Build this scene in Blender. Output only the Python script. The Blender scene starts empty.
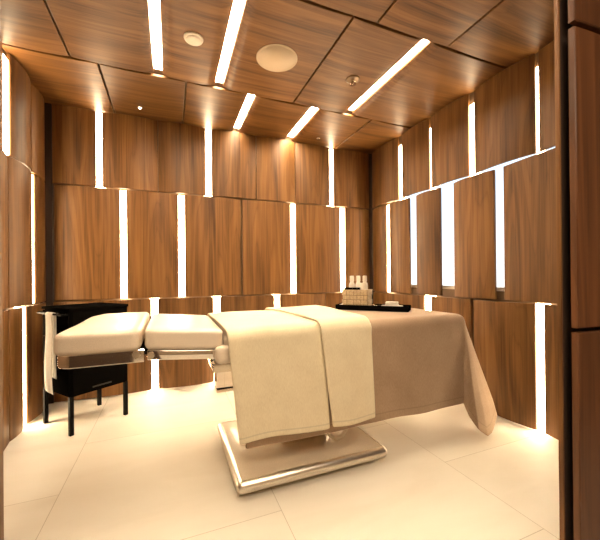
import bpy, bmesh, math, random
from mathutils import Vector, Matrix, noise
random.seed(7)
PI = math.pi
scene = bpy.context.scene
COL = scene.collection

# ------------------------------------------------------------------ dimensions (metres)
H = 2.693                        # ceiling panel edges
XL, XR, YB = -1.021, 2.401, 3.498
Z1, Z2 = 1.967, 0.916            # joints between the rows of wall panels
CAM_H = 1.1224

# ------------------------------------------------------------------ materials
def newmat(name):
    m = bpy.data.materials.new(name); m.use_nodes = True
    nt = m.node_tree
    for n in list(nt.nodes): nt.nodes.remove(n)
    out = nt.nodes.new('ShaderNodeOutputMaterial')
    b = nt.nodes.new('ShaderNodeBsdfPrincipled')
    nt.links.new(b.outputs[0], out.inputs[0])
    return m, nt, b

def N(nt, t, **kw):
    n = nt.nodes.new(t)
    for k, v in kw.items(): setattr(n, k, v)
    return n

def ramp(nt, stops):
    r = nt.nodes.new('ShaderNodeValToRGB')
    e = r.color_ramp.elements
    while len(e) < len(stops): e.new(0.5)
    for el, (p, c) in zip(e, stops):
        el.position = p; el.color = (c[0], c[1], c[2], 1)
    return r

def math_(nt, op, a, b=None, c=None):
    n = nt.nodes.new('ShaderNodeMath'); n.operation = op
    for i, v in enumerate((a, b, c)):
        if v is None: continue
        if isinstance(v, (int, float)): n.inputs[i].default_value = v
        else: nt.links.new(v, n.inputs[i])
    return n.outputs[0]

def plain(name, col, rough=.5, metal=0., spec=.5, bump=0., bscale=200., coat=0.):
    m, nt, b = newmat(name)
    tc = N(nt, 'ShaderNodeTexCoord')
    nz = N(nt, 'ShaderNodeTexNoise'); nz.inputs['Scale'].default_value = bscale; nz.inputs['Detail'].default_value = 4
    nt.links.new(tc.outputs['Object'], nz.inputs['Vector'])
    lo = [c*.93 for c in col]; hi = [min(1, c*1.05) for c in col]
    r = ramp(nt, [(.3, lo), (.7, hi)])
    nt.links.new(nz.outputs['Fac'], r.inputs['Fac'])
    nt.links.new(r.outputs['Color'], b.inputs['Base Color'])
    b.inputs['Roughness'].default_value = rough
    b.inputs['Metallic'].default_value = metal
    b.inputs['Specular IOR Level'].default_value = spec
    b.inputs['Coat Weight'].default_value = coat
    if bump:
        bp = N(nt, 'ShaderNodeBump'); bp.inputs['Strength'].default_value = bump; bp.inputs['Distance'].default_value = .002
        nt.links.new(nz.outputs['Fac'], bp.inputs['Height'])
        nt.links.new(bp.outputs[0], b.inputs['Normal'])
    return m

def wood(name, cols, along='Z', rough=.44, gscale=1.0):
    """walnut veneer: cathedral figure plus fine fibres, stretched along one local axis"""
    m, nt, b = newmat(name)
    tc = N(nt, 'ShaderNodeTexCoord'); oi = N(nt, 'ShaderNodeObjectInfo')
    mp = N(nt, 'ShaderNodeMapping')
    sc = {'Z': (1, 1, .075), 'X': (.06, 1, 1), 'Y': (1, .075, 1)}[along]
    mp.inputs['Scale'].default_value = [s*gscale for s in sc]
    nt.links.new(tc.outputs['Object'], mp.inputs['Vector'])
    cx = N(nt, 'ShaderNodeCombineXYZ')
    rnd = oi.outputs['Random']
    nt.links.new(math_(nt, 'MULTIPLY', rnd, 37.), cx.inputs[0])
    nt.links.new(math_(nt, 'MULTIPLY', rnd, 71.), cx.inputs[1])
    nt.links.new(math_(nt, 'MULTIPLY', rnd, 53.), cx.inputs[2])
    ad = N(nt, 'ShaderNodeVectorMath', operation='ADD')
    nt.links.new(mp.outputs[0], ad.inputs[0]); nt.links.new(cx.outputs[0], ad.inputs[1])
    # big figure: contour rings of a smooth noise
    n1 = N(nt, 'ShaderNodeTexNoise'); n1.inputs['Scale'].default_value = 3.8; n1.inputs['Detail'].default_value = 2.2
    n1.inputs['Roughness'].default_value = .42
    nt.links.new(ad.outputs[0], n1.inputs['Vector'])
    rings = math_(nt, 'SINE', math_(nt, 'MULTIPLY', n1.outputs['Fac'], 70.))
    # broad tone streaks
    n2 = N(nt, 'ShaderNodeTexNoise'); n2.inputs['Scale'].default_value = 11; n2.inputs['Detail'].default_value = 3
    nt.links.new(ad.outputs[0], n2.inputs['Vector'])
    # fibres
    mp3 = N(nt, 'ShaderNodeVectorMath', operation='MULTIPLY')
    st = {'Z': (1, 1, .25), 'X': (.25, 1, 1), 'Y': (1, .25, 1)}[along]
    mp3.inputs[1].default_value = st
    nt.links.new(ad.outputs[0], mp3.inputs[0])
    n3 = N(nt, 'ShaderNodeTexNoise'); n3.inputs['Scale'].default_value = 95; n3.inputs['Detail'].default_value = 3
    nt.links.new(mp3.outputs[0], n3.inputs['Vector'])
    vein = math_(nt, 'POWER', math_(nt, 'SUBTRACT', 1., math_(nt, 'ABSOLUTE', rings)), 4.)
    veinm = math_(nt, 'MULTIPLY', vein, math_(nt, 'SUBTRACT', n2.outputs['Fac'], .25))
    rings = math_(nt, 'SUBTRACT', rings, math_(nt, 'MULTIPLY', veinm, 5.))
    v = math_(nt, 'MULTIPLY_ADD', rings, .058, math_(nt, 'MULTIPLY', n2.outputs['Fac'], .62))
    v = math_(nt, 'MULTIPLY_ADD', n3.outputs['Fac'], .36, v)
    r = ramp(nt, [(.26, cols[0]), (.44, cols[1]), (.56, cols[2]), (.74, cols[3])])
    nt.links.new(v, r.inputs['Fac'])
    # tone differs from one veneer sheet to the next
    hsv = N(nt, 'ShaderNodeHueSaturation')
    nt.links.new(math_(nt, 'MULTIPLY_ADD', rnd, .34, .83), hsv.inputs['Value'])
    nt.links.new(r.outputs['Color'], hsv.inputs['Color'])
    nt.links.new(hsv.outputs[0], b.inputs['Base Color'])
    b.inputs['Roughness'].default_value = rough
    b.inputs['Specular IOR Level'].default_value = .33
    bp = N(nt, 'ShaderNodeBump'); bp.inputs['Strength'].default_value = .12; bp.inputs['Distance'].default_value = .001
    nt.links.new(n3.outputs['Fac'], bp.inputs['Height'])
    nt.links.new(bp.outputs[0], b.inputs['Normal'])
    return m

def fabric(name, c0, c1, scale=420., bump=.35, hem=None, rough=.9, sheen=.25, mott=9.):
    m, nt, b = newmat(name)
    uv = N(nt, 'ShaderNodeTexCoord')
    src = uv.outputs['Object']
    # a plain weave: two crossed sets of threads, broken up by noise
    n1 = N(nt, 'ShaderNodeTexNoise'); n1.inputs['Scale'].default_value = scale; n1.inputs['Detail'].default_value = 3
    n2 = N(nt, 'ShaderNodeTexNoise'); n2.inputs['Scale'].default_value = mott; n2.inputs['Detail'].default_value = 4
    mp = N(nt, 'ShaderNodeMapping'); mp.inputs['Scale'].default_value = (1, 1, .16)
    nt.links.new(src, mp.inputs['Vector'])
    nt.links.new(mp.outputs[0], n1.inputs['Vector']); nt.links.new(src, n2.inputs['Vector'])
    v = math_(nt, 'ADD', math_(nt, 'MULTIPLY', n1.outputs['Fac'], .62), math_(nt, 'MULTIPLY', n2.outputs['Fac'], .38))
    r = ramp(nt, [(.36, c0), (.62, c1)])
    nt.links.new(v, r.inputs['Fac'])
    col = r.outputs['Color']
    if hem:                                   # stitched line a little above the hem
        at = N(nt, 'ShaderNodeAttribute', attribute_name='hem')
        d = math_(nt, 'ABSOLUTE', math_(nt, 'SUBTRACT', at.outputs['Fac'], hem))
        k = math_(nt, 'MULTIPLY', math_(nt, 'LESS_THAN', d, .0035), .3)
        mx = N(nt, 'ShaderNodeMix', data_type='RGBA')
        nt.links.new(k, mx.inputs[0]); nt.links.new(col, mx.inputs[6])
        mx.inputs[7].default_value = (c0[0]*.5, c0[1]*.5, c0[2]*.5, 1)
        col = mx.outputs[2]
    nt.links.new(col, b.inputs['Base Color'])
    b.inputs['Roughness'].default_value = rough
    b.inputs['Sheen Weight'].default_value = sheen
    b.inputs['Specular IOR Level'].default_value = .2
    bp = N(nt, 'ShaderNodeBump'); bp.inputs['Strength'].default_value = bump; bp.inputs['Distance'].default_value = .0012
    nt.links.new(n1.outputs['Fac'], bp.inputs['Height'])
    nt.links.new(bp.outputs[0], b.inputs['Normal'])
    return m

def emitter(name, col, strength):
    m, nt, b = newmat(name)
    b.inputs['Base Color'].default_value = (.9, .85, .75, 1)
    b.inputs['Emission Color'].default_value = (*col, 1)
    tc = N(nt, 'ShaderNodeTexCoord'); nz = N(nt, 'ShaderNodeTexNoise'); nz.inputs['Scale'].default_value = 6
    nt.links.new(tc.outputs['Object'], nz.inputs['Vector'])
    s = math_(nt, 'MULTIPLY_ADD', nz.outputs['Fac'], .1*strength, .95*strength)
    nt.links.new(s, b.inputs['Emission Strength'])
    return m

def floor_material():
    m, nt, b = newmat('cream_porcelain_tiles')
    tc = N(nt, 'ShaderNodeTexCoord'); sp = N(nt, 'ShaderNodeSeparateXYZ')
    nt.links.new(tc.outputs['Object'], sp.inputs[0])
    W_, L_ = 1.03, 1.1
    u = math_(nt, 'DIVIDE', math_(nt, 'SUBTRACT', sp.outputs[0], .485), W_)
    ci = math_(nt, 'FLOOR', u); fu = math_(nt, 'FRACT', u)
    par = math_(nt, 'MODULO', math_(nt, 'ADD', ci, 20.), 2.)       # 0 for even columns
    off = math_(nt, 'MULTIPLY', par, .5)
    v = math_(nt, 'ADD', math_(nt, 'DIVIDE', math_(nt, 'SUBTRACT', sp.outputs[1], 2.02), L_), off)
    ri = math_(nt, 'FLOOR', v); fv = math_(nt, 'FRACT', v)
    jw = .0016
    du = math_(nt, 'MULTIPLY', math_(nt, 'MINIMUM', fu, math_(nt, 'SUBTRACT', 1., fu)), W_)
    dv = math_(nt, 'MULTIPLY', math_(nt, 'MINIMUM', fv, math_(nt, 'SUBTRACT', 1., fv)), L_)
    joint = math_(nt, 'LESS_THAN', math_(nt, 'MINIMUM', du, dv), jw)
    n1 = N(nt, 'ShaderNodeTexNoise'); n1.inputs['Scale'].default_value = 2.4; n1.inputs['Detail'].default_value = 7; n1.inputs['Distortion'].default_value = .6
    mp = N(nt, 'ShaderNodeMapping'); mp.inputs['Scale'].default_value = (.5, 1.6, 1); mp.inputs['Rotation'].default_value = (0, 0, .25)
    nt.links.new(tc.outputs['Object'], mp.inputs['Vector'])
    cb = N(nt, 'ShaderNodeCombineXYZ')
    nt.links.new(math_(nt, 'MULTIPLY', ci, 3.7), cb.inputs[0]); nt.links.new(math_(nt, 'MULTIPLY', ri, 5.3), cb.inputs[1])
    ad = N(nt, 'ShaderNodeVectorMath', operation='ADD')
    nt.links.new(mp.outputs[0], ad.inputs[0]); nt.links.new(cb.outputs[0], ad.inputs[1])
    nt.links.new(ad.outputs[0], n1.inputs['Vector'])
    r = ramp(nt, [(.3, (.76, .70, .60)), (.5, (.81, .755, .66)), (.72, (.84, .79, .70))])
    nt.links.new(n1.outputs['Fac'], r.inputs['Fac'])
    mx = N(nt, 'ShaderNodeMix', data_type='RGBA')
    nt.links.new(math_(nt, 'MULTIPLY', joint, .5), mx.inputs[0]); nt.links.new(r.outputs['Color'], mx.inputs[6])
    mx.inputs[7].default_value = (.28, .2, .12, 1)
    nt.links.new(mx.outputs[2], b.inputs['Base Color'])
    b.inputs['Roughness'].default_value = .6
    b.inputs['Specular IOR Level'].default_value = .25
    return m

WALNUT = [(.053, .0205, .0055), (.137, .0590, .0162), (.184, .0835, .0245), (.238, .116, .0365)]
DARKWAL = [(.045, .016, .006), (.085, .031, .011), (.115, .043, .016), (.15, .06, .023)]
M = {}
M['walnut'] = wood('walnut_veneer_upright', WALNUT, 'Z')
M['walnut_ceiling'] = wood('walnut_veneer_crosswise', [tuple(c*.92 for c in q) for q in WALNUT], 'X')
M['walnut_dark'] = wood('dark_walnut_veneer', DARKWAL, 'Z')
M['floor'] = floor_material()
M['backing'] = plain('warm_backing_board', (.17, .105, .058), .8)
M['backing_shade'] = plain('shade_backing_board', (.035, .018, .010), .8)  # darkened colour puts shade into the corner gaps and doorway slit
M['corridor'] = plain('beige_corridor_paint', (.32, .24, .16), .8)
M['led'] = emitter('warm_light_diffuser', (1., .765, .475), 40.)
M['led_ceiling'] = emitter('bright_warm_light_diffuser', (1., .82, .57), 96.)
M['spot'] = emitter('small_spot_lamp', (1., .80, .55), 22.)
M['leather'] = plain('cream_upholstery', (.80, .68, .54), .38, spec=.45, bump=.06, bscale=260)
M['chrome'] = plain('polished_chrome', (.86, .82, .76), .07, 1.)
M['chrome_soft'] = plain('soft_polished_metal', (.92, .86, .76), .3, 1.)
M['steel'] = plain('satin_steel', (.70, .62, .50), .22, 1.)
M['base_top'] = plain('champagne_lacquer', (.74, .63, .48), .38, 0., coat=.2)
M['bronze'] = plain('dark_bronze_metal', (.20, .13, .075), .3, .8)
M['black'] = plain('black_lacquer', (.004, .0035, .003), .6, spec=.0)
M['black_metal'] = plain('black_powder_coated_metal', (.004, .0035, .0035), .5, spec=.08)
M['rubber'] = plain('black_rubber', (.015, .013, .012), .6)
M['white_plastic'] = plain('white_plastic', (.82, .76, .66), .4)
M['grille'] = plain('cream_speaker_grille', (.62, .50, .36), .7, bump=.5, bscale=900)
M['terry'] = fabric('white_terry_towel', (.70, .66, .58), (.88, .85, .78), 500, .2)
M['cream_cloth'] = fabric('cream_cotton_blanket', (.76, .65, .45), (.86, .76, .55), 380, .4, hem=.03)
M['taupe_linen'] = fabric('taupe_linen_sheet', (.35, .235, .15), (.45, .32, .215), 420, .4, hem=.045, mott=5)
M['cane'] = None
M['bottle'] = plain('white_bottle_plastic', (.85, .80, .70), .35)
M['tube'] = plain('cream_plastic_tube', (.72, .62, .48), .4)

def cane_material():
    m, nt, b = newmat('pale_woven_cane')
    tc = N(nt, 'ShaderNodeTexCoord')
    nz = N(nt, 'ShaderNodeTexNoise'); nz.inputs['Scale'].default_value = 60
    nt.links.new(tc.outputs['Object'], nz.inputs['Vector'])
    r = ramp(nt, [(.3, (.52, .39, .23)), (.7, (.70, .56, .36))])
    nt.links.new(nz.outputs['Fac'], r.inputs['Fac'])
    nt.links.new(r.outputs['Color'], b.inputs['Base Color'])
    b.inputs['Roughness'].default_value = .55
    return m
M['cane'] = cane_material()

def glass_material():
    m, nt, b = newmat('clear_window_glass')
    b.inputs['Base Color'].default_value = (.96, .98, 1, 1)
    b.inputs['Roughness'].default_value = .02
    b.inputs['Transmission Weight'].default_value = 1.
    b.inputs['IOR'].default_value = 1.05
    return m
M['glass'] = glass_material()
M['cane_dark'] = plain('shaded_cane', (.20, .12, .06), .7)  # inner cane darkened to paint the shade between woven pads

# ------------------------------------------------------------------ mesh helpers
def obj(name, bm, mat, parent=None, smooth=False, loc=None):
    me = bpy.data.meshes.new(name); bm.normal_update(); bm.to_mesh(me); bm.free()
    me.materials.append(mat)
    if smooth:
        for p in me.polygons: p.use_smooth = True
    o = bpy.data.objects.new(name, me); COL.objects.link(o)
    if parent: o.parent = parent
    if loc: o.location = loc
    return o

def autosmooth(o, ang=40):
    me = o.data
    for p in me.polygons: p.use_smooth = True
    try: me.set_sharp_from_angle(angle=math.radians(ang))
    except Exception: pass
    return o

def tag(o, label, cat, group=None):
    o['label'] = label; o['category'] = cat
    if group: o['group'] = group
    return o

def thing(name, label, cat, loc=(0, 0, 0), rotz=0, group=None):
    o = bpy.data.objects.new(name, None); COL.objects.link(o)
    o.location = loc; o.rotation_euler = (0, 0, rotz); o.empty_display_size = .1
    return tag(o, label, cat, group)

def add_box(bm, x0, x1, y0, y1, z0, z1, bev=0., seg=2):
    g = bmesh.ops.create_cube(bm, size=1.)
    vs = g['verts']
    for v in vs:
        v.co = Vector((x0 + (v.co.x+.5)*(x1-x0), y0 + (v.co.y+.5)*(y1-y0), z0 + (v.co.z+.5)*(z1-z0)))
    if bev > 0:
        es = list({e for v in vs for e in v.link_edges})
        bmesh.ops.bevel(bm, geom=es, offset=bev, segments=seg, profile=.5, affect='EDGES')
    return bm

def box(x0, x1, y0, y1, z0, z1, bev=0., seg=2):
    return add_box(bmesh.new(), x0, x1, y0, y1, z0, z1, bev, seg)

def add_lathe(bm, prof, n=24, cx=0, cy=0, cz=0, axis='Z'):
    rings = []
    for r, z in prof:
        ring = []
        for i in range(n):
            a = 2*PI*i/n
            p = (r*math.cos(a), r*math.sin(a), z)
            if axis == 'Y': p = (p[0], p[2], p[1])
            if axis == 'X': p = (p[2], p[0], p[1])
            ring.append(bm.verts.new((p[0]+cx, p[1]+cy, p[2]+cz)))
        rings.append(ring)
    for a, b in zip(rings, rings[1:]):
        for i in range(n):
            bm.faces.new((a[i], a[(i+1) % n], b[(i+1) % n], b[i]))
    bm.faces.new(rings[0][::-1]); bm.faces.new(rings[-1])
    bmesh.ops.recalc_face_normals(bm, faces=bm.faces[:])
    return bm

def lathe(prof, n=24, **k): return add_lathe(bmesh.new(), prof, n, **k)

def add_tube(bm, pts, r, n=10):
    pts = [Vector(p) for p in pts]; rings = []
    up = None
    for i, p in enumerate(pts):
        t = (pts[min(i+1, len(pts)-1)] - pts[max(i-1, 0)]).normalized()
        if up is None:
            up = t.cross(Vector((0, 0, 1)))
            if up.length < .1: up = t.cross(Vector((1, 0, 0)))
        up = (up - t*up.dot(t)).normalized(); w = t.cross(up)
        rings.append([bm.verts.new(p + r*(math.cos(2*PI*k/n)*up + math.sin(2*PI*k/n)*w)) for k in range(n)])
    for a, b in zip(rings, rings[1:]):
        for k in range(n): bm.faces.new((a[k], a[(k+1) % n], b[(k+1) % n], b[k]))
    bm.faces.new(rings[0][::-1]); bm.faces.new(rings[-1])
    bmesh.ops.recalc_face_normals(bm, faces=bm.faces[:])
    return bm

# ------------------------------------------------------------------ the setting
def struct(name, bm, mat):
    o = obj(name, bm, mat); o['kind'] = 'structure'; return o

CAV = .055                         # backing boards stand this far behind the panel edges
CY0 = -1.6                         # corridor behind the doorway
struct('floor', box(-1.9, 2.7, CY0-.1, YB+.2, -.1, 0), M['floor'])
struct('ceiling', box(-1.9, 2.7, CY0-.1, YB+.2, H+CAV, H+.2), M['backing'])
struct('wall_back', box(XL-.2, XR+.2, YB+CAV, YB+.2, 0, H+CAV), M['backing'])
struct('wall_left', box(XL-.2, XL-CAV, .60, YB+CAV, 0, H+CAV), M['backing'])
# right wall with a window opening behind the middle row of panels
WY0, WY1, WZ0, WZ1 = 1.20, 3.10, .985, 2.075
bm = bmesh.new()
X0, X1 = XR+CAV, XR+.2
add_box(bm, X0, X1, .60, YB+CAV, 0, WZ0)
add_box(bm, X0, X1, .60, YB+CAV, WZ1, H+CAV)
add_box(bm, X0, X1, .60, WY0, WZ0, WZ1)
add_box(bm, X0, X1, WY1, YB+CAV, WZ0, WZ1)
struct('wall_right', bm, M['backing'])
bm = bmesh.new()
fx0, fx1 = XR+.058, XR+.10
for (a, b_, c, d) in ((WY0, WY0+.035, WZ0, WZ1), (WY1-.035, WY1, WZ0, WZ1), (WY0, WY1, WZ0, WZ0+.03), (WY0, WY1, WZ1-.03, WZ1)):
    add_box(bm, fx0, fx1, a, b_, c, d)
win = struct('window_1', bm, plain('white_window_frame', (.7, .66, .58), .5))
obj('pane', box(XR+.074, XR+.080, WY0+.03, WY1-.03, WZ0+.03, WZ1-.03), M['glass'], win)
struct('corner_shade_left', box(XL-CAV, XL+.038, YB+.012, YB+CAV, 0, H), M['backing_shade'])  # dark strip painting the shade in the left corner gap
struct('corner_shade_right', box(XR-.026, XR+CAV, YB+.012, YB+CAV, 0, H), M['backing_shade'])  # dark strip painting the shade in the right corner gap
# front wall with the doorway the photograph is taken through
DL, DR = -.268, 1.243
struct('wall_front', (lambda bm: (add_box(bm, XL-.2, DL-.008, .690, .702, 0, H+CAV), add_box(bm, DR+.008, XR+.2, .690, .702, 0, H+CAV),
                                  add_box(bm, DL-.008, DR+.008, .690, .702, 2.45, H+CAV), bm)[-1])(bmesh.new()), M['backing_shade'])  # dark colour stands in for shade in the slit beside the doorway panels
struct('trim_1', box(DR, DR+.008, .690, .704, 0, 2.45, .001), M['walnut'])
struct('trim_2', box(DL-.008, DL, .690, .704, 0, 2.45, .001), M['walnut'])
struct('wall_corridor', (lambda bm: (add_box(bm, -1.9, 2.7, CY0-.1, CY0, 0, H+CAV), add_box(bm, -1.9, -1.8, CY0, .675, 0, H+CAV),
                                     add_box(bm, 2.6, 2.7, CY0, .675, 0, H+CAV), bm)[-1])(bmesh.new()), M['corridor'])

# ------------------------------------------------------------------ bowed veneer panels
def panel_mesh(w, h, sag, th=.02, n=18, clip=CAV, curl=(0, 0)):
    """local frame: x across, -y towards the room, z along; the face bows out by sag"""
    bm = bmesh.new()
    def yf(u): 
        s = 2*u-1
        c = curl[0]*max(0, 1-u*w/.075)**2 + curl[1]*max(0, 1-(1-u)*w/.075)**2
        return -sag*(1-abs(s)**2.2) + c
    cols = []
    r = .003
    xs = [0, r/w] + [i/n for i in range(1, n)] + [1-r/w, 1]
    zs = [0, r, h-r, h]
    front = []
    for u in xs:
        col = []
        for z in zs:
            y = yf(u)
            if u in (0, 1) or z in (0, h): y += r
            col.append(bm.verts.new((-w/2+u*w, y, z)))
        front.append(col)
    back = [[bm.verts.new((-w/2+u*w, yf(u)+th, z)) for z in zs] for u in xs]
    for a, b in ((front, 1), (back, -1)):
        for i in range(len(xs)-1):
            for j in range(3):
                f = (a[i][j], a[i+1][j], a[i+1][j+1], a[i][j+1])
                bm.faces.new(f if b == 1 else f[::-1])
    for i in range(len(xs)-1):
        bm.faces.new((front[i][0], back[i][0], back[i+1][0], front[i+1][0]))
        bm.faces.new((front[i][3], front[i+1][3], back[i+1][3], back[i][3]))
    for j in range(3):
        bm.faces.new((front[0][j], front[0][j+1], back[0][j+1], back[0][j]))
        bm.faces.new((front[-1][j], back[-1][j], back[-1][j+1], front[-1][j+1]))
    # fixing cleats on the back that carry the panel on the wall
    for z in (.12*h, .88*h):
        add_box(bm, -w*.3, w*.3, yf(.2)+th-.006, clip-.002, z-.02, z+.02)
    bmesh.ops.recalc_face_normals(bm, faces=bm.faces[:])
    return bm

ORD = ['first', 'second', 'third', 'fourth', 'fifth', 'sixth', 'seventh', 'eighth', 'ninth']
ROWS = {1: 'top', 2: 'middle', 3: 'bottom'}
RZ = {1: (Z1+.006, H-.012), 2: (Z2+.006, Z1-.006), 3: (.012, Z2-.006)}

def wall_panel(wall, row, a, b, label, mat='walnut', sag=.032, zr=None):
    z0, z1 = zr or RZ[row]
    if wall == 'right':
        if row == 1: z0 += .004
        if row == 2: z1 -= .004
    w, c = b-a, (a+b)/2
    s = min(sag, w*.07)
    o = autosmooth(obj('wood_panel', panel_mesh(w, z1-z0, s), M[mat]), 35)
    if wall == 'back': o.location = (c, YB, z0)
    elif wall == 'right': o.location = (XR, c, z0); o.rotation_euler = (0, 0, -PI/2)
    elif wall == 'left': o.location = (XL, c, z0); o.rotation_euler = (0, 0, PI/2)
    return tag(o, label, 'wall panel', f'bowed wood panels of the {wall} wall')

def light_strip(wall, row, a, b, label, zr=None):
    z0, z1 = zr or RZ[row]
    if row == 1 and wall != 'back': z1 -= .09 if wall == 'right' else .05
    c, hw = (a+b)/2, (b-a)/2+.010
    dp = .046 if wall == 'left' else .030
    o = obj('light_strip', box(-hw if wall != 'left' else -hw+.019, hw if wall != 'left' else hw-.019, -dp, 0, 0, z1-z0, .003), M['led'])
    if wall == 'back': o.location = (c, YB+CAV, z0)
    elif wall == 'right': o.location = (XR+CAV, c, z0); o.rotation_euler = (0, 0, -PI/2)
    elif wall == 'left': o.location = (XL-CAV, c, z0); o.rotation_euler = (0, 0, PI/2)
    return tag(o, label, 'light strip', f'glowing strips between the panels of the {wall} wall')

def build_row(wall, row, cuts, lights, names_from):
    """cuts: list of (a, b) panels from the named corner; lights: list of (a, b)"""
    n, k = len(cuts), len(lights)
    edges = {round(v, 4) for l in lights if abs(l[0]-l[1]) > .04 for v in l}
    def tight(a, b):
        a, b = min(a, b), max(a, b)
        return (a-.006 if round(a, 4) in edges else a, b+.006 if round(b, 4) in edges else b)
    cuts = [tight(a, b) for a, b in cuts]
    for i, (a, b) in enumerate(cuts):
        wall_panel(wall, row, min(a, b), max(a, b),
                   f'bowed walnut wall panel in {ROWS[row]} row of {wall} wall, {ORD[i]} {names_from}')
    for i, (a, b) in enumerate(lights):
        light_strip(wall, row, min(a, b), max(a, b),
                    f'glowing upright light strip in {ROWS[row]} row of {wall} wall, {ORD[i]} {names_from}')
g = .004
LC = 'from its left end'
build_row('back', 1, [(XL+.045, -.645), (-.581, -.106-g), (-.106+g, .346), (.417, .893-g), (.893+g, 1.359-g), (1.359+g, 1.803), (1.872, XR-.03)],
          [(-.645, -.581), (.346, .417), (1.803, 1.872)], LC)
build_row('back', 2, [(XL+.06, -.45), (-.383, .073), (.145, .716), (.734, 1.291), (1.366, 1.942), (2.027, XR-.03)],
          [(-.45, -.383), (.073, .145), (1.291, 1.366), (1.942, 2.027)], LC)
build_row('back', 3, [(XL+.045, -.185), (-.113, .414), (.497, 1.087), (1.164, 1.743-g), (1.743+g, XR-.03)],
          [(-.185, -.113), (.414, .497), (1.087, 1.164)], LC)
build_row('right', 1, [(YB-.03, 2.969), (2.893, 2.491), (2.465, 2.040), (1.971, 1.485), (1.462, .74)],
          [(2.969, 2.893), (2.491, 2.465), (2.040, 1.971), (1.485, 1.462)], 'from the back corner')
build_row('right', 2, [(YB-.03, 3.197), (3.121, 2.788), (2.681, 2.357), (2.199, 1.803), (1.725, .74)],
          [(3.197, 3.121)], 'from the back corner')
build_row('right', 3, [(YB-.03, 2.587), (2.478, 2.025+g), (2.001, 1.507), (1.437, .74)],
          [(2.587, 2.478), (1.507, 1.437)], 'from the back corner')
build_row('left', 1, [(YB-.03, 3.173+g), (3.173-g, 2.82), (2.70, 1.95)], [(2.82, 2.70)], 'from the back corner')
build_row('left', 2, [(YB-.03, 3.244), (3.173, 2.777), (2.765, 1.95)], [(3.244, 3.173)], 'from the back corner')
build_row('left', 3, [(YB-.03, 3.07), (2.985, 2.777), (2.765, 1.95)], [(3.07, 2.985)], 'from the back corner')

# ceiling panels, three rows across the room
LIT = (.640, .706, 1.245, 1.328, -.108, -.045, .352, .416, 1.592, 1.660, -.30, -.235, .55, .615)
def ceiling_panel(x0, x1, y0, y1, label, sag=.007):
    w = x1-x0
    curl = [.018 if any(abs(v-e_) < 1e-4 for e_ in LIT) else 0 for v in (x0, x1)]     # edges roll up into the lit slots
    o = autosmooth(obj('wood_panel', panel_mesh(w, y1-y0, min(sag, w*.02), n=60, curl=curl), M['walnut_ceiling']), 35)
    o.location = ((x0+x1)/2, y1, H); o.rotation_euler = (PI/2, 0, 0)
    return tag(o, label, 'ceiling panel', 'bowed wood panels of the ceiling')

def ceiling_strip(x0, x1, y0, y1, label):
    c, hw = (x0+x1)/2, (x1-x0)/2-.003
    o = obj('light_strip', box(-hw, hw, 0, y1-y0, -.018, 0, .003), M['led_ceiling'])
    o.location = (c, y0, H+CAV)
    return tag(o, label, 'light strip', 'glowing strips between the ceiling panels')

S1, S2 = 2.730, 1.680
gc = .007
C1 = [(XL-.03, -.482-gc), (-.482+gc, .129-gc), (.129+gc, .640), (.706, 1.245), (1.328, 1.898-gc), (1.898+gc, XR+.03)]
C2 = [(XL-.03, -.650-gc), (-.650+gc, -.108), (-.045, .352), (.416, 1.045-gc), (1.045+gc, 1.592), (1.660, XR+.03)]
C3 = [(XL-.03, .2-gc), (.2+gc, 1.208-gc), (1.208+gc, 1.785-gc), (1.785+gc, XR+.03)]
for i, (a, b) in enumerate(C1): ceiling_panel(a, b, S1+.008, YB+.03, f'bowed walnut ceiling panel in the row along the back wall, {ORD[i]} from the left')
for i, (a, b) in enumerate(C2): ceiling_panel(a, b, S2+.008, S1-.008, f'bowed walnut ceiling panel in the middle row over the bed, {ORD[i]} from the left')
for i, (a, b) in enumerate(C3[2:]): ceiling_panel(a, b, .72, S2-.008, f'bowed walnut ceiling panel over the entrance by right wall, {("left", "right")[i]} one of two')
ceiling_panel(C3[0][0], -.30, .72, S2-.008, 'bowed walnut ceiling panel over the entrance beside the left wall')
ceiling_panel(-.235, .55, .72, S2-.008, 'bowed walnut ceiling panel over the entrance, left of its middle')
ceiling_panel(.615, C3[1][1], .72, S2-.008, 'bowed walnut ceiling panel over the entrance, right of its middle')
for i, (a, b) in enumerate(((-.30, -.235), (.55, .615))):  # strips added out of view to brighten the front of the bed
    ceiling_strip(a, b, .74, S2-.02, f'added unseen ceiling light strip over the entrance, the {("left", "right")[i]} one of two')
for i, (a, b) in enumerate(((.640, .706), (1.245, 1.328))):
    ceiling_strip(a, b, S1+.02, YB-.02, f'short glowing ceiling light strip meeting the back wall, the {("left", "right")[i]} one of two')
for i, (a, b) in enumerate(((-.108, -.045), (.352, .416), (1.592, 1.660))):
    ceiling_strip(a, b, S2+.02, S1-.02, f'long glowing ceiling light strip over the bed, {ORD[i]} from the left')

# doorway cladding seen close on the right, and its edge on the left
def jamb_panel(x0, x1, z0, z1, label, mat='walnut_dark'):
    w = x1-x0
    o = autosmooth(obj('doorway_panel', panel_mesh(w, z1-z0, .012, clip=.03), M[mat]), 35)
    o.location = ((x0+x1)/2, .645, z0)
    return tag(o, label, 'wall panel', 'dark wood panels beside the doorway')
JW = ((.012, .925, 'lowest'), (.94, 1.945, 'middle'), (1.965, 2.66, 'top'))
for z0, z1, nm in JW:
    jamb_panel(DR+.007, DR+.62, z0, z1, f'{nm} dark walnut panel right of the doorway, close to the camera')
jamb_panel(DL-.55, DL-.012, .012, 2.66, 'dark walnut panel left of the doorway, at the left picture edge')

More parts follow.
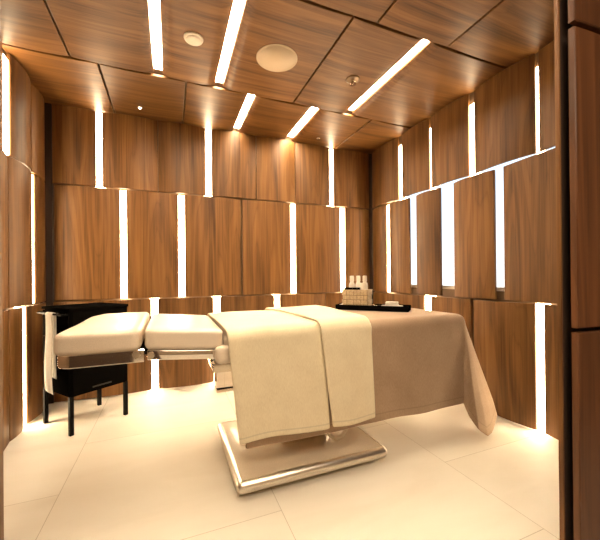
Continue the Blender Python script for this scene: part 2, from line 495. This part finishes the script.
# ------------------------------------------------------------------ ceiling fittings
def zc(x, row):      # underside of the ceiling panel at x
    for a, b in row:
        if a <= x <= b:
            w = b-a; s = 2*(x-a)/w-1
            return H - min(.007, w*.02)*(1-abs(s)**2.2)
    return H
z = zc(.722, C2)
t = thing('ceiling_speaker', 'large round cream loudspeaker disc set in the ceiling', 'speaker', (.722, 2.20, z))
autosmooth(obj('rim', lathe([(.137, .003), (.147, .003), (.1475, -.003), (.145, -.0045), (.137, -.0045)], 48), M['grille'], t))
obj('grille', lathe([(.1365, .003), (.1365, -.0045), (.001, -.0055)], 48), M['grille'], t, True)
z = zc(.152, C2)
t = thing('smoke_detector', 'small round white detector on the ceiling left of the speaker disc', 'detector', (.152, 2.206, z))
obj('base_ring', lathe([(.060, .004), (.062, -.004), (.058, -.012), (.05, -.012)], 36), M['white_plastic'], t, True)
obj('dome', lathe([(.046, .0), (.046, -.012), (.040, -.017), (.018, -.019), (.001, -.0195)], 36), M['white_plastic'], t, True)
z = zc(1.36, C2)
t = thing('ceiling_sprinkler', 'small chrome sprinkler head in a round cup on the ceiling', 'sprinkler', (1.36, 2.215, z))
obj('cup', lathe([(.056, .003), (.057, -.003), (.046, -.005), (.036, -.002), (.001, -.001)], 32), M['bronze'], t, True)
autosmooth(obj('head', lathe([(.016, .003), (.016, -.02), (.008, -.022), (.008, -.034), (.026, -.036), (.026, -.039), (.001, -.040)], 24), M['chrome'], t))
for (x, y, lab) in ((-.249, 3.29, 'tiny lit ceiling spotlight near the back wall, on the left'), (1.572, 3.31, 'tiny ceiling spotlight near the back wall, on the right')):
    z = zc(x, C1)
    t = thing('ceiling_spotlight', lab, 'spotlight', (x, y, z))
    obj('bezel', lathe([(.018, .003), (.020, -.002), (.015, -.006), (.012, -.002)], 20), M['white_plastic'], t, True)
    obj('lamp', lathe([(.012, .002), (.012, -.006), (.008, -.010), (.001, -.011)], 16), M['spot'] if x < 0 else M['chrome'], t, True)

# ------------------------------------------------------------------ treatment bed
BX0, BX1, BY0, BY1 = .25, 1.895, 1.635, 2.40
BT = .838
bed = thing('treatment_bed', 'cream upholstered spa treatment bed with chrome side rails and wide metal base', 'bed', (.76, 2.0, 0))
inv = Vector((-.76, -2.0, 0))
def bedpart(name, bm, mat, parent=None, smooth=True, ang=40):
    if parent is None:
        bmesh.ops.translate(bm, verts=bm.verts[:], vec=inv); parent = bed
    else:
        bmesh.ops.translate(bm, verts=bm.verts[:], vec=inv)
    o = obj(name, bm, mat, parent)
    return autosmooth(o, ang) if smooth else o

# head cushion: rounded plan at the outer end, top falls away towards the end and front
def cushion(x0, x1, y0, y1, z0, z1, bev, fn=None, cuts=10):
    bm = bmesh.new(); add_box(bm, x0, x1, y0, y1, z0, z1)
    bmesh.ops.subdivide_edges(bm, edges=bm.edges[:], cuts=cuts, use_grid_fill=True)
    cx, cy, cz = (x0+x1)/2, (y0+y1)/2, (z0+z1)/2
    for v in bm.verts:                     # round all edges by pulling into a rounded box
        p = v.co
        q = Vector((min(max(p.x, x0+bev), x1-bev), min(max(p.y, y0+bev), y1-bev), min(max(p.z, z0+bev*.8), z1-bev*.8)))
        d = p-q
        if d.length > 1e-6:
            m_ = max(abs(d.x)/bev, abs(d.y)/bev, abs(d.z)/(bev*.8))
            dn = Vector((d.x/bev, d.y/bev, d.z/(bev*.8)))
            dn = dn.normalized()*m_
            v.co = q + Vector((dn.x*bev, dn.y*bev, dn.z*bev*.8))
    if fn:
        for v in bm.verts: v.co = fn(v.co)
    return bm
HX0, HX1 = -.475, -.130
def headfn(p):
    u = (HX1-p.x)/(HX1-HX0)                # 0 at the hinge, 1 at the outer end
    t = max(0, (u-.35)/.65)
    y = 2.03 + (p.y-2.03)*(1-.03*t*t)      # plan narrows to the end
    v = (p.y-1.66)/.74
    top = max(0, (p.z-.79)/.10)
    z = p.z
    # raised pad at the far side, shallow shoulder near the camera and end
    z += top*(-.004 + .014*min(1, max(0, (v-.35)/.25))*min(1, max(0, (.93-u)/.2)))
    dip = math.exp(-((v-.55)/.22)**2 - ((u-.55)/.35)**2)
    z -= top*.016*dip
    return Vector((p.x, y, z))
bedpart('head_cushion', cushion(HX0, HX1, 1.655, 2.40, .782, .885, .030, headfn, 16), M['leather'])
# chrome rail round the head section
def ushape(x0, x1, y0, y1, z0, z1, rad, th):
    pts = []
    n = 8
    pts.append((x1, y0))
    for i in range(n+1):
        a = -PI/2 - i/n*PI/2
        pts.append((x0+rad+rad*math.cos(a), y0+rad+rad*math.sin(a)))
    for i in range(n+1):
        a = PI - i/n*PI/2
        pts.append((x0+rad+rad*math.cos(a), y1-rad+rad*math.sin(a)))
    pts.append((x1, y1))
    bm = bmesh.new(); outer = []; 
    cen = Vector(((x0+x1)/2, (y0+y1)/2))
    def ring(off):
        r = []
        for i, p in enumerate(pts):
            a = Vector(pts[max(i-1, 0)]); b = Vector(pts[min(i+1, len(pts)-1)])
            d = (b-a).normalized(); nrm = Vector((d.y, -d.x))
            if nrm.dot(Vector(p)-cen) < 0: nrm = -nrm
            q = Vector(p)-nrm*off
            r.append(q)
        return r
    prof = [(th, z0), (.004, z0), (0, z0+.004), (0, z1-.004), (.004, z1), (th, z1)]
    rows = [[bm.verts.new((q.x, q.y, zz)) for q in ring(off)] for off, zz in prof]
    m_ = len(prof)
    for k in range(m_):
        A, B = rows[k], rows[(k+1) % m_]
        for i in range(len(pts)-1):
            bm.faces.new((A[i], A[i+1], B[i+1], B[i]))
    bm.faces.new([r[0] for r in rows]); bm.faces.new([r[-1] for r in rows][::-1])
    bmesh.ops.recalc_face_normals(bm, faces=bm.faces[:])
    return bm
hr = bedpart('head_rail', ushape(HX0+.008, HX1+.012, 1.664, 2.390, .728, .788, .07, .022), M['chrome'])
bedpart('hinge', lathe([(.001, -.008), (.017, -.008), (.019, -.004), (.019, .03)], 20, cx=HX1-.02, cy=1.664, cz=.766, axis='Y'), M['steel'], hr)
bedpart('head_base_pan', box(HX0+.05, HX1, 1.70, 2.36, .765, .80, .004), M['black_metal'])
# middle cushion, tilted up towards the head
def tilt(p, x0=-.12):
    return Vector((p.x, p.y, p.z - .085*(p.x-x0)))
bedpart('middle_cushion', cushion(-.118, .252, 1.67, 2.40, .777, .882, .03, tilt, 14), M['leather'])
mr = bedpart('middle_rail', (lambda b: ([setattr(v, 'co', tilt(v.co)) for v in b.verts], b)[1])(box(-.106, .215, 1.682, 2.385, .731, .779, .006, 3)), M['chrome'])
bedpart('hinge', lathe([(.001, -.006), (.015, -.006), (.017, -.003), (.017, .01)], 20, cx=-.09, cy=1.682, cz=.753, axis='Y'), M['steel'], mr)
bedpart('link_bar', box(HX1-.01, -.09, 1.74, 2.32, .745, .775, .004), M['black_metal'])
# main cushion, and the padded rest at its front corner
bedpart('main_cushion', cushion(BX0, BX1, BY0, BY1, .69, BT, .066, None, 18), M['leather'])
bedpart('arm_rest', cushion(.206, .300, 1.633, 1.72, .682, .772, .028, None, 8), M['leather'])
bedpart('frame', box(.2, 1.78, 1.70, 2.33, .625, .692, .005), M['steel'])
bedpart('lifting_column', box(.62, .92, 1.86, 2.14, .091, .63, .012, 3), M['chrome'])
bedpart('column_sleeve', box(.58, .96, 1.82, 2.18, .36, .63, .012, 3), M['steel'])
# floor plate with bull-nosed chrome edge
bp_ = bedpart('base_plate', box(.322, 1.176, 1.612, 2.318, .036, .092, .004, 2), M['base_top'])
def bullnose(x0, x1, y0, y1, z0, z1):
    bm = bmesh.new(); zc_, rr = (z0+z1)/2, (z1-z0)/2
    path = [(x0, y0), (x1, y0), (x1, y1), (x0, y1)]
    n = 10
    rings = []
    sx = [(-1, -1), (1, -1), (1, 1), (-1, 1)]
    for (px, py), (ax, ay) in zip(path, sx):
        for k0 in range(5):
            a = math.atan2(ay, ax) - PI/4 + k0*PI/8
            ring = []
            for k in range(n+1):
                t_ = -PI/2 + k*PI/n
                off = .030*math.cos(t_)
                ring.append(bm.verts.new((px+math.cos(a)*off, py+math.sin(a)*off, zc_+rr*math.sin(t_))))
            rings.append(ring)
    for i in range(len(rings)):
        A, B = rings[i], rings[(i+1) % len(rings)]
        for k in range(n): bm.faces.new((A[k], B[k], B[k+1], A[k+1]))
        bm.faces.new((A[n], B[n], B[0], A[0]))
    bmesh.ops.recalc_face_normals(bm, faces=bm.faces[:])
    return bm
bedpart('edge_trim', bullnose(.326, 1.172, 1.617, 2.313, .031, .095), M['chrome_soft'], bp_)
for (x, y) in ((.44, 1.68), (1.05, 1.70), (.44, 2.29), (1.05, 2.29)):
    bedpart('foot', lathe([(.024, 0), (.026, .004), (.026, .018), (.012, .024), (.012, .040)], 18, cx=x, cy=y), M['rubber'], bp_)
loop = [(.925 + .085*math.cos(a), 1.72, .29 + .145*math.sin(a)) for a in [PI + i*PI/14 for i in range(15)]]
bedpart('cable_loop', add_tube(bmesh.new(), [(.80, 1.78, .63)] + loop + [(1.02, 1.78, .63)], .012), M['tube'])

# ------------------------------------------------------------------ bed linen
def edge_map(d, R):
    L = R*PI/2
    if d <= L: return R*math.sin(d/R), R*(1-math.cos(d/R))
    return R, R+(d-L)

def linen(name, xs, ys, fn, mat, thick, hemfn=None, sub=1):
    """xs, ys: unfolded cloth coordinates; fn maps them to space"""
    bm = bmesh.new(); lay = bm.verts.layers.float.new('hem')
    grid = []
    for i, a in enumerate(xs):
        row = []
        for j, b in enumerate(ys):
            v = bm.verts.new(fn(a, b)); v[lay] = hemfn(a, b) if hemfn else 1.
            row.append(v)
        grid.append(row)
    for i in range(len(xs)-1):
        for j in range(len(ys)-1):
            bm.faces.new((grid[i][j], grid[i+1][j], grid[i+1][j+1], grid[i][j+1]))
    o = obj(name, bm, mat, None, True)
    so = o.modifiers.new('thickness', 'SOLIDIFY'); so.thickness = thick; so.offset = 1
    if sub:
        ss = o.modifiers.new('smooth', 'SUBSURF'); ss.levels = sub; ss.render_levels = sub
    return o
def lin(a, b, n): return [a+(b-a)*i/(n-1) for i in range(n)]

R = .055
TOPZ = BT+.008
HEM = .632
def fold(a): return .012 + .009*math.sin(a*9.0+.6) + .004*math.sin(a*21+2)
PL = [(0, 0, 0, 1), (10, .00, -.07, 1.16), (24, .02, -.13, 1.27), (38, .13, -.12, 1.37), (50, .26, -.08, 1.37), (63, .41, -.02, 1.35), (76, .33, .0, 1.18), (90, 0, 0, 1)]
def pleat(ph):
    for p, q in zip(PL, PL[1:]):
        if ph <= q[0]:
            t = (ph-p[0])/(q[0]-p[0]); t = t*t*(3-2*t)*.5+t*.5
            return [p[i]+(q[i]-p[i])*t for i in (1, 2, 3)]
    return 0, 0, 1
def sheet_map(a, b):
    ax = BX1-R+.008; dx = max(0., a-ax)
    yf, yb = BY0+R-.008, BY1-R+.010
    front = b < (yf+yb)/2
    dy = max(0., yf-b) if front else max(0., b-yb)
    x = min(a, ax); y = min(max(b, yf), yb); z = TOPZ
    s = -1 if front else 1
    wr = noise.noise(Vector((a*5, b*5, 1.3)))*.004
    if dx == 0 and dy == 0:
        return Vector((x, y, z + wr*.4))
    d = math.hypot(dx, dy); ph = 90-math.degrees(math.atan2(dy, dx))      # 0: long side, 90: foot side
    out, down = edge_map(d, R)
    hang = max(0., d-R*PI/2)
    corner = dx > 0 and dy > 0
    # at the corner the surplus falls as one soft pleat swung towards the foot
    ox = oy = 0.
    if corner:
        ox, oy, k = pleat(ph)
        mx = 1/max(math.sin(math.radians(ph)), math.cos(math.radians(ph)))
        hang *= k/mx
        sp_k = min(hang, .92*hang**.82)
        ox *= sp_k; oy *= sp_k
    fx, fy = math.sin(math.radians(ph)), s*math.cos(math.radians(ph))
    px, py = x+out*fx+ox, y+out*fy + (oy if front else -oy)
    if hang > 0: down = R + math.sqrt(max(0, hang*hang-ox*ox-oy*oy))
    f = hang/.58
    if not corner:
        if dy > 0: py += s*fold(a)*f
        else: px += .010*f*(1+math.sin(b*9+.5))
    else:
        w = max(0, 1-ph/25)
        py += s*fold(BX1)*f*w
        px += .010*f*(1+math.sin(y*9+.5))*max(0, (ph-65)/25)
    return Vector((px, py, z-down+wr*min(1, f*2+.3)))
xs = lin(.345, BX1-R+.008, 46) + lin(BX1-R+.008, BX1-R+.008+HEM, 44)[1:]
ys = lin(BY0+R-.008-HEM, BY0+R-.008, 44) + lin(BY0+R-.008, BY1-R+.010, 22)[1:] + lin(BY1-R+.010, BY1-R+.010+.34, 20)[1:]
def sheet_hem(a, b):
    return min(BX1-R+.008+HEM-a, b-(BY0+R-.008-HEM), BY1-R+.350-b)
sheet = linen('bed_sheet', xs, ys, sheet_map, M['taupe_linen'], .003, sheet_hem, 1)
tag(sheet, 'taupe linen sheet draped over the foot half of the treatment bed', 'sheet')

def throw(name, xl, xr, lift, drop, backdrop, thick, ph, label, amp=1.):
    """xl(t), xr(t): side edges as functions of t = 0 at the back hem, 1 at the front hem"""
    yf, yb = BY0+R-.014-lift*.9, BY1-R+.016+lift*.9
    L = (yb-yf)+drop+backdrop
    def fn(u, s):
        t = s/L
        x = xl(t) + (xr(t)-xl(t))*u
        b = yb+backdrop - s
        z = TOPZ+.006+lift
        RR = R+lift*.8
        crown = 0.
        if b > yb:
            out, down = edge_map(b-yb, RR); y = yb+out; zz = z-down; f = down/.5
            y += (fold(x)+.016)*f + .004
        elif b < yf:
            out, down = edge_map(yf-b, RR); y = yf-out; zz = z-down; f = max(0, down-RR)/.55
            y -= (fold(x) + .014 + amp*.009*(1+math.sin(x*15+ph+zz*5)*(.5+.5*math.sin(x*4+zz*3+ph))))*f
        else:
            y = b; zz = z; f = 0
        n_ = noise.noise(Vector((x*4+ph, s*4, ph)))
        crown = .012*math.sin(PI*min(1, max(0, (b-yf)/(yb-yf))))*(.6+.4*math.sin(u*PI))
        zz += crown + n_*.005*(1-.5*f)
        # soft thickness at the folded side edges
        e = min(u, 1-u)
        zz -= .002*math.exp(-(e/.03)**2) if f == 0 else 0
        y += (.006*math.exp(-(e/.03)**2)) if (f > 0 and b < yf) else 0
        if b < yf: zz += .008*math.sin(u*5+ph)*f
        return Vector((x, y, zz))
    us = lin(0, 1, 44); ss = lin(0, L, 90)
    o = linen(name, us, ss, fn, M['cream_cloth'], thick, lambda u, s: L-s, 1)
    return tag(o, label, 'blanket', 'cream blankets folded over the bed')
throw('folded_blanket',
      lambda t: .245 + .02*max(0, t-.5)/.5*1.0 + .040*max(0, t-.62)/.38,
      lambda t: .80 + .0*t, .012, .605, .30, .011, .3,
      'wide cream blanket folded across the middle of the bed, the left of two')
throw('folded_blanket',
      lambda t: .665 + .06*min(1, t/.45) + .075*max(0, t-.45)/.55,
      lambda t: 1.125 - .045*min(1, t/.5), .030, .622, .28, .012, 2.1,
      'cream blanket folded over the bed, right of two, overlapping the other')

# ------------------------------------------------------------------ tray and things on it
TX, TY, TR = 1.470, 2.133, math.radians(-47)
TZ = TOPZ+.006
def trayrel(lx, ly, lz=0):
    c, s = math.cos(TR), math.sin(TR)
    return (TX+lx*c-ly*s, TY+lx*s+ly*c, TZ+lz)
tr = thing('serving_tray', 'long shallow black tray standing on the taupe sheet', 'tray', (TX, TY, TZ), TR)
tw, td, th_ = .2775, .085, .040
bm = bmesh.new()
add_box(bm, -tw, tw, -td, td, 0, .008)
obj('tray_bottom', bm, M['black'], tr)
bm = bmesh.new()
for q in ((-tw, tw, -td, -td+.009), (-tw, tw, td-.009, td), (-tw, -tw+.009, -td+.009, td-.009), (tw-.009, tw, -td+.009, td-.009)):
    add_box(bm, *q, .008, th_, .0015)
obj('tray_rim', bm, M['black'], tr)
# woven basket
bk = thing('woven_basket', 'pale woven cane basket of small bottles on the black tray', 'basket', trayrel(-.122, 0, .0085), TR)
bw, bd, bh = .096, .063, .150
def weave_side(x0, x1, n, rows, h, axis, pos, sgn, bm):
    """checker of small bulging pads = broad cane weave"""
    for r in range(rows):
        for k in range(n):
            a = x0+(x1-x0)*k/n; b = x0+(x1-x0)*(k+1)/n
            z0 = h*r/rows; z1 = h*(r+1)/rows
            over = (r+k) % 2
            d = .011 if over else .005
            if axis == 'x': add_box(bm, a+.0018, b-.0018, min(pos, pos+sgn*d), max(pos, pos+sgn*d), z0+.0018, z1-.0018, .0012, 1)
            else: add_box(bm, min(pos, pos+sgn*d), max(pos, pos+sgn*d), a+.0018, b-.0018, z0+.0018, z1-.0006, .0012, 1)
bm = bmesh.new()
add_box(bm, -bw, bw, -bd, bd, 0, .006)
for q in ((-bw, bw, -bd, -bd+.004), (-bw, bw, bd-.004, bd), (-bw, -bw+.004, -bd, bd), (bw-.004, bw, -bd, bd)):
    add_box(bm, *q, .004, bh-.004)
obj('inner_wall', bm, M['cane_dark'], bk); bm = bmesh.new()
weave_side(-bw, bw, 7, 4, bh-.008, 'x', -bd, -1, bm); weave_side(-bw, bw, 7, 4, bh-.008, 'x', bd, 1, bm)
weave_side(-bd, bd, 5, 4, bh-.008, 'y', -bw, -1, bm); weave_side(-bd, bd, 5, 4, bh-.008, 'y', bw, 1, bm)
obj('woven_body', bm, M['cane'], bk)
bm = bmesh.new()
e = .011
for q in ((-bw-e, bw+e, -bd-e, -bd+.004), (-bw-e, bw+e, bd-.004, bd+e), (-bw-e, -bw+.004, -bd+.004, bd-.004), (bw-.004, bw+e, -bd+.004, bd-.004)):
    add_box(bm, *q, bh-.012, bh, .003, 2)
autosmooth(obj('rim', bm, M['cane'], bk))
# bottles standing in the basket
bot = thing('toiletry_bottle', 'white toiletry bottle in the basket, leftmost of three', 'bottle', trayrel(-.172, .024, .0155), TR, 'white bottles in the basket')
autosmooth(obj('body', lathe([(.020, 0), (.0235, .004), (.0235, .176), (.020, .192), (.015, .200), (.0145, .208)], 24), M['bottle'], bot))
autosmooth(obj('cap', lathe([(.0165, .208), (.0175, .212), (.0165, .248), (.014, .252), (.001, .253)], 24), M['white_plastic'], bot))
for lx, lab in ((-.119, 'white toiletry bottle in the basket, middle one of three'), (-.066, 'white toiletry bottle in the basket, rightmost of three')):
    r = bot.copy(); COL.objects.link(r); r.location = trayrel(lx, .024, .0155); r['label'] = lab
    for ch in list(bot.children):
        c = ch.copy(); COL.objects.link(c); c.parent = r
lowb = thing('cosmetic_jar', 'squat white jar at the right end of the basket, before the bottles', 'jar', trayrel(-.064, -.030, .0155), TR)
autosmooth(obj('body', lathe([(.022, 0), (.0245, .004), (.0245, .160), (.022, .165)], 24), M['bottle'], lowb))
autosmooth(obj('lid', lathe([(.0245, .165), (.0255, .168), (.0255, .193), (.023, .196), (.001, .196)], 24), M['white_plastic'], lowb))
dk = thing('small_dish', 'narrow black dish resting across the basket rim before the bottles', 'dish', trayrel(-.150, -.050, .0085+bh), TR)
bm = bmesh.new(); add_box(bm, -.060, .060, -.028, .030, 0, .006, .002)
for q in ((-.060, .060, -.028, -.023), (-.060, .060, .025, .030), (-.060, -.055, -.023, .025), (.055, .060, -.023, .025)):
    add_box(bm, *q, .006, .016, .001, 1)
obj('dish_body', bm, M['black'], dk)
# rolled cloth at the left end
def roll(r, L, turns=2.6):
    bm = bmesh.new(); pts = []
    n = 60
    for i in range(n+1):
        a = i/n*turns*2*PI
        rr = r*(.25+.75*i/n)
        pts.append((rr*math.cos(a), rr*math.sin(a)))
    A = [bm.verts.new((-L/2, p[0], p[1]+r)) for p in pts]; B = [bm.verts.new((L/2, p[0], p[1]+r)) for p in pts]
    for i in range(n): bm.faces.new((A[i], B[i], B[i+1], A[i+1]))
    return bm
o = obj('rolled_cloth', roll(.015, .09), M['terry'], None, True, trayrel(-.247, -.01, .0085)); o.rotation_euler = (0, 0, TR+PI/2)
s_ = o.modifiers.new('t', 'SOLIDIFY'); s_.thickness = .003
tag(o, 'small rolled white cloth on the tray, left of the basket', 'cloth')
# oval dish with a folded towel on it
dish = lathe([(.050, 0), (.056, .004), (.078, .026), (.080, .030), (.076, .030), (.054, .009), (.001, .008)], 40)
bmesh.ops.scale(dish, vec=(1, .72, 1), verts=dish.verts[:])
o = autosmooth(obj('oval_dish', dish, M['white_plastic'], None, True, trayrel(.150, -.01, .0085)), 50); o.rotation_euler = (0, 0, TR)
tag(o, 'white oval dish at the right end of the tray', 'dish')
bm = bmesh.new()
for k in range(3):
    add_box(bm, -.050+.002*k, .050-.002*k, -.026, .026, .002+.0135*k, .0150+.0135*k, .006, 3)
o = autosmooth(obj('folded_towel', bm, M['terry'], None, True, trayrel(.150, -.01, .0085+.0175)), 60); o.rotation_euler = (0, 0, TR)
tag(o, 'small folded white towel lying on the oval dish', 'towel')
bowl = lathe([(.012, 0), (.013, .003), (.024, .014), (.026, .026), (.0245, .026), (.022, .015), (.010, .006), (.001, .005)], 28)
o = autosmooth(obj('metal_bowl', bowl, M['chrome'], None, True, trayrel(.026, -.03, .0085)), 50)
tag(o, 'tiny shiny metal bowl on the tray just right of the basket', 'bowl')
sp = thing('metal_spoon', 'metal spoon lying on the tray between basket and oval dish', 'spoon', trayrel(.030, .048, .0085), TR)
bm = bmesh.new(); add_tube(bm, [(-.045, 0, .030), (-.02, 0, .026), (.015, 0, .009), (.03, 0, .006)], .0032, 8); obj('handle', bm, M['chrome'], sp, True)
bm = lathe([(.0145, .006), (.010, .002), (.001, 0)], 20, cx=.042); obj('spoon_bowl', bm, M['chrome'], sp, True)

# ------------------------------------------------------------------ black cabinet on legs in the corner
A_ = Vector((-.925, 3.060)); B_ = Vector((-.667, 2.722)); 
ex = (B_-A_).normalized(); ang = math.atan2(ex.y, ex.x)
cw = .425
cab = thing('storage_cabinet', 'square black lacquered cabinet on four thin legs in the back left corner', 'cabinet', (A_.x, A_.y, 0), ang)
# local: x along the left front face, y away from it
zb, zt = .272, .905
obj('body', box(.008, cw-.004, .012, cw, zb, zt-.02, .003), M['black'], cab)
obj('top', box(-.006, cw+.006, -.004, cw+.006, zt-.020, zt, .003), M['black'], cab)
for i in range(3):
    a = zb+.004+i*(zt-.024-zb)/3; b = a+(zt-.024-zb)/3-.006
    d = obj('drawer', box(.012, cw-.010, -.002, .014, a, b, .002), M['black'], cab)
    obj('handle', box(.13, .29, -.012, -.002, b-.022, b-.012, .002), M['black_metal'], d)
side = obj('side_panel', box(cw-.006, cw+.004, .02, cw-.01, zb+.004, zt-.026, .002), M['black'], cab)
obj('grip_slot', box(cw+.002, cw+.0055, .15, .29, zb+.03, zb+.042, .001), M['rubber'], side)
for (x, y) in ((.0, .0), (cw-.028, .0), (.0, cw-.028), (cw-.028, cw-.028)):
    obj('leg', box(x, x+.028, y, y+.028, 0, zb+.002, .003), M['black_metal'], cab)
bm = bmesh.new()
add_tube(bm, [(.02, -.002, .862), (.02, -.03, .862), (.03, -.038, .862), (cw-.03, -.038, .862), (cw-.02, -.03, .862), (cw-.02, -.002, .862)], .007, 10)
autosmooth(obj('towel_rail', bm, M['black_metal'], cab))
c_, s_2 = math.cos(ang), math.sin(ang)
def cabw(x, y, z): return Vector((A_.x+x*c_-y*s_2, A_.y+x*s_2+y*c_, z))
# towel over the rail
bm = bmesh.new()
prof = []
for i in range(30): prof.append((-.050-.004*math.sin(i*.21), .30+i*(.862-.30)/29))
for i in range(1, 8):
    a = i/8*PI
    prof.append((-.038-.0120*math.cos(a), .862+.0120*math.sin(a)))
for i in range(24): prof.append((-.026+.002*math.sin(i*.3), .862-i*(.862-.40)/23))
rows = []
for k in range(15):
    u = k/14
    row = []
    for (y, zz) in prof:
        fz = (.862-zz)/.56
        x = .235+(u-.5)*(.105+.02*fz)
        row.append(bm.verts.new((x+.004*math.sin(zz*9), y+.0015*math.sin(u*9+zz*3)*(1 if y < -.038 else .3)*max(0, fz), zz-.012*u*max(0, fz))))
    rows.append(row)
for a, b in zip(rows, rows[1:]):
    for i in range(len(prof)-1): bm.faces.new((a[i], b[i], b[i+1], a[i+1]))
o = obj('hand_towel', bm, M['terry'], None, True, (A_.x, A_.y, 0)); o.rotation_euler = (0, 0, ang)
md = o.modifiers.new('t', 'SOLIDIFY'); md.thickness = .005; md.offset = 0
ms = o.modifiers.new('s', 'SUBSURF'); ms.levels = 1; ms.render_levels = 1
tag(o, 'long white towel hanging from the rail of the black cabinet', 'towel')

# ------------------------------------------------------------------ metal bin behind the bed
bn = thing('metal_bin', 'shiny square metal bin on the floor behind the bed, by the back wall', 'bin', (.545, 3.27, 0))
autosmooth(obj('plinth', box(-.14, .14, -.085, .085, 0, .030, .004), M['steel'], bn))
obj('recess', box(-.134, .134, -.079, .079, .030, .044), M['black_metal'], bn)
autosmooth(obj('body', box(-.142, .142, -.087, .087, .044, .30, .006, 3), M['chrome'], bn))
autosmooth(obj('lid', box(-.144, .144, -.089, .089, .303, .325, .008, 3), M['steel'], bn))

# ------------------------------------------------------------------ camera, lights, world
f, cy, yaw, pit, rol = 321.8835, 275.1847, .3825, .0023, -.0091
F = Vector((math.sin(yaw)*math.cos(pit), math.cos(yaw)*math.cos(pit), math.sin(pit)))
r = Vector((math.cos(yaw), -math.sin(yaw), 0)); u = r.cross(F)
r2 = r*math.cos(rol)+u*math.sin(rol); u2 = -r*math.sin(rol)+u*math.cos(rol)
cam = bpy.data.cameras.new('camera'); co = bpy.data.objects.new('camera', cam); COL.objects.link(co)
co.matrix_world = Matrix(((r2.x, u2.x, -F.x, 0), (r2.y, u2.y, -F.y, 0), (r2.z, u2.z, -F.z, CAM_H), (0, 0, 0, 1)))
cam.sensor_fit = 'HORIZONTAL'; cam.sensor_width = 36; cam.lens = f/600*36
cam.shift_y = (cy-270)/600; cam.clip_start = .02
scene.camera = co

def area(name, loc, rot, sx, sy, e, col):
    l = bpy.data.lights.new(name, 'AREA'); l.shape = 'RECTANGLE'; l.size = sx; l.size_y = sy; l.energy = e; l.color = col
    o = bpy.data.objects.new(name, l); COL.objects.link(o); o.location = loc; o.rotation_euler = rot
    return o
area('corridor_light', (.5, -.6, H-.02), (0, 0, 0), 1.7, 1.1, 60, (1, .81, .58))

w = bpy.data.worlds.new('sky'); scene.world = w; w.use_nodes = True
nt = w.node_tree
bg = nt.nodes['Background']
tc = N(nt, 'ShaderNodeTexCoord'); sp_ = N(nt, 'ShaderNodeSeparateXYZ')
nt.links.new(tc.outputs['Generated'], sp_.inputs[0])
rp = ramp(nt, [(.46, (1., .96, .88)), (.55, (.84, .91, .98)), (.72, (.66, .82, .97))])
nt.links.new(math_(nt, 'MULTIPLY_ADD', sp_.outputs[2], .5, .5), rp.inputs['Fac'])
nt.links.new(rp.outputs['Color'], bg.inputs['Color'])
bg.inputs['Strength'].default_value = 1.6

scene.view_settings.view_transform = 'Standard'
scene.view_settings.look = 'None'
scene.view_settings.exposure = 0.
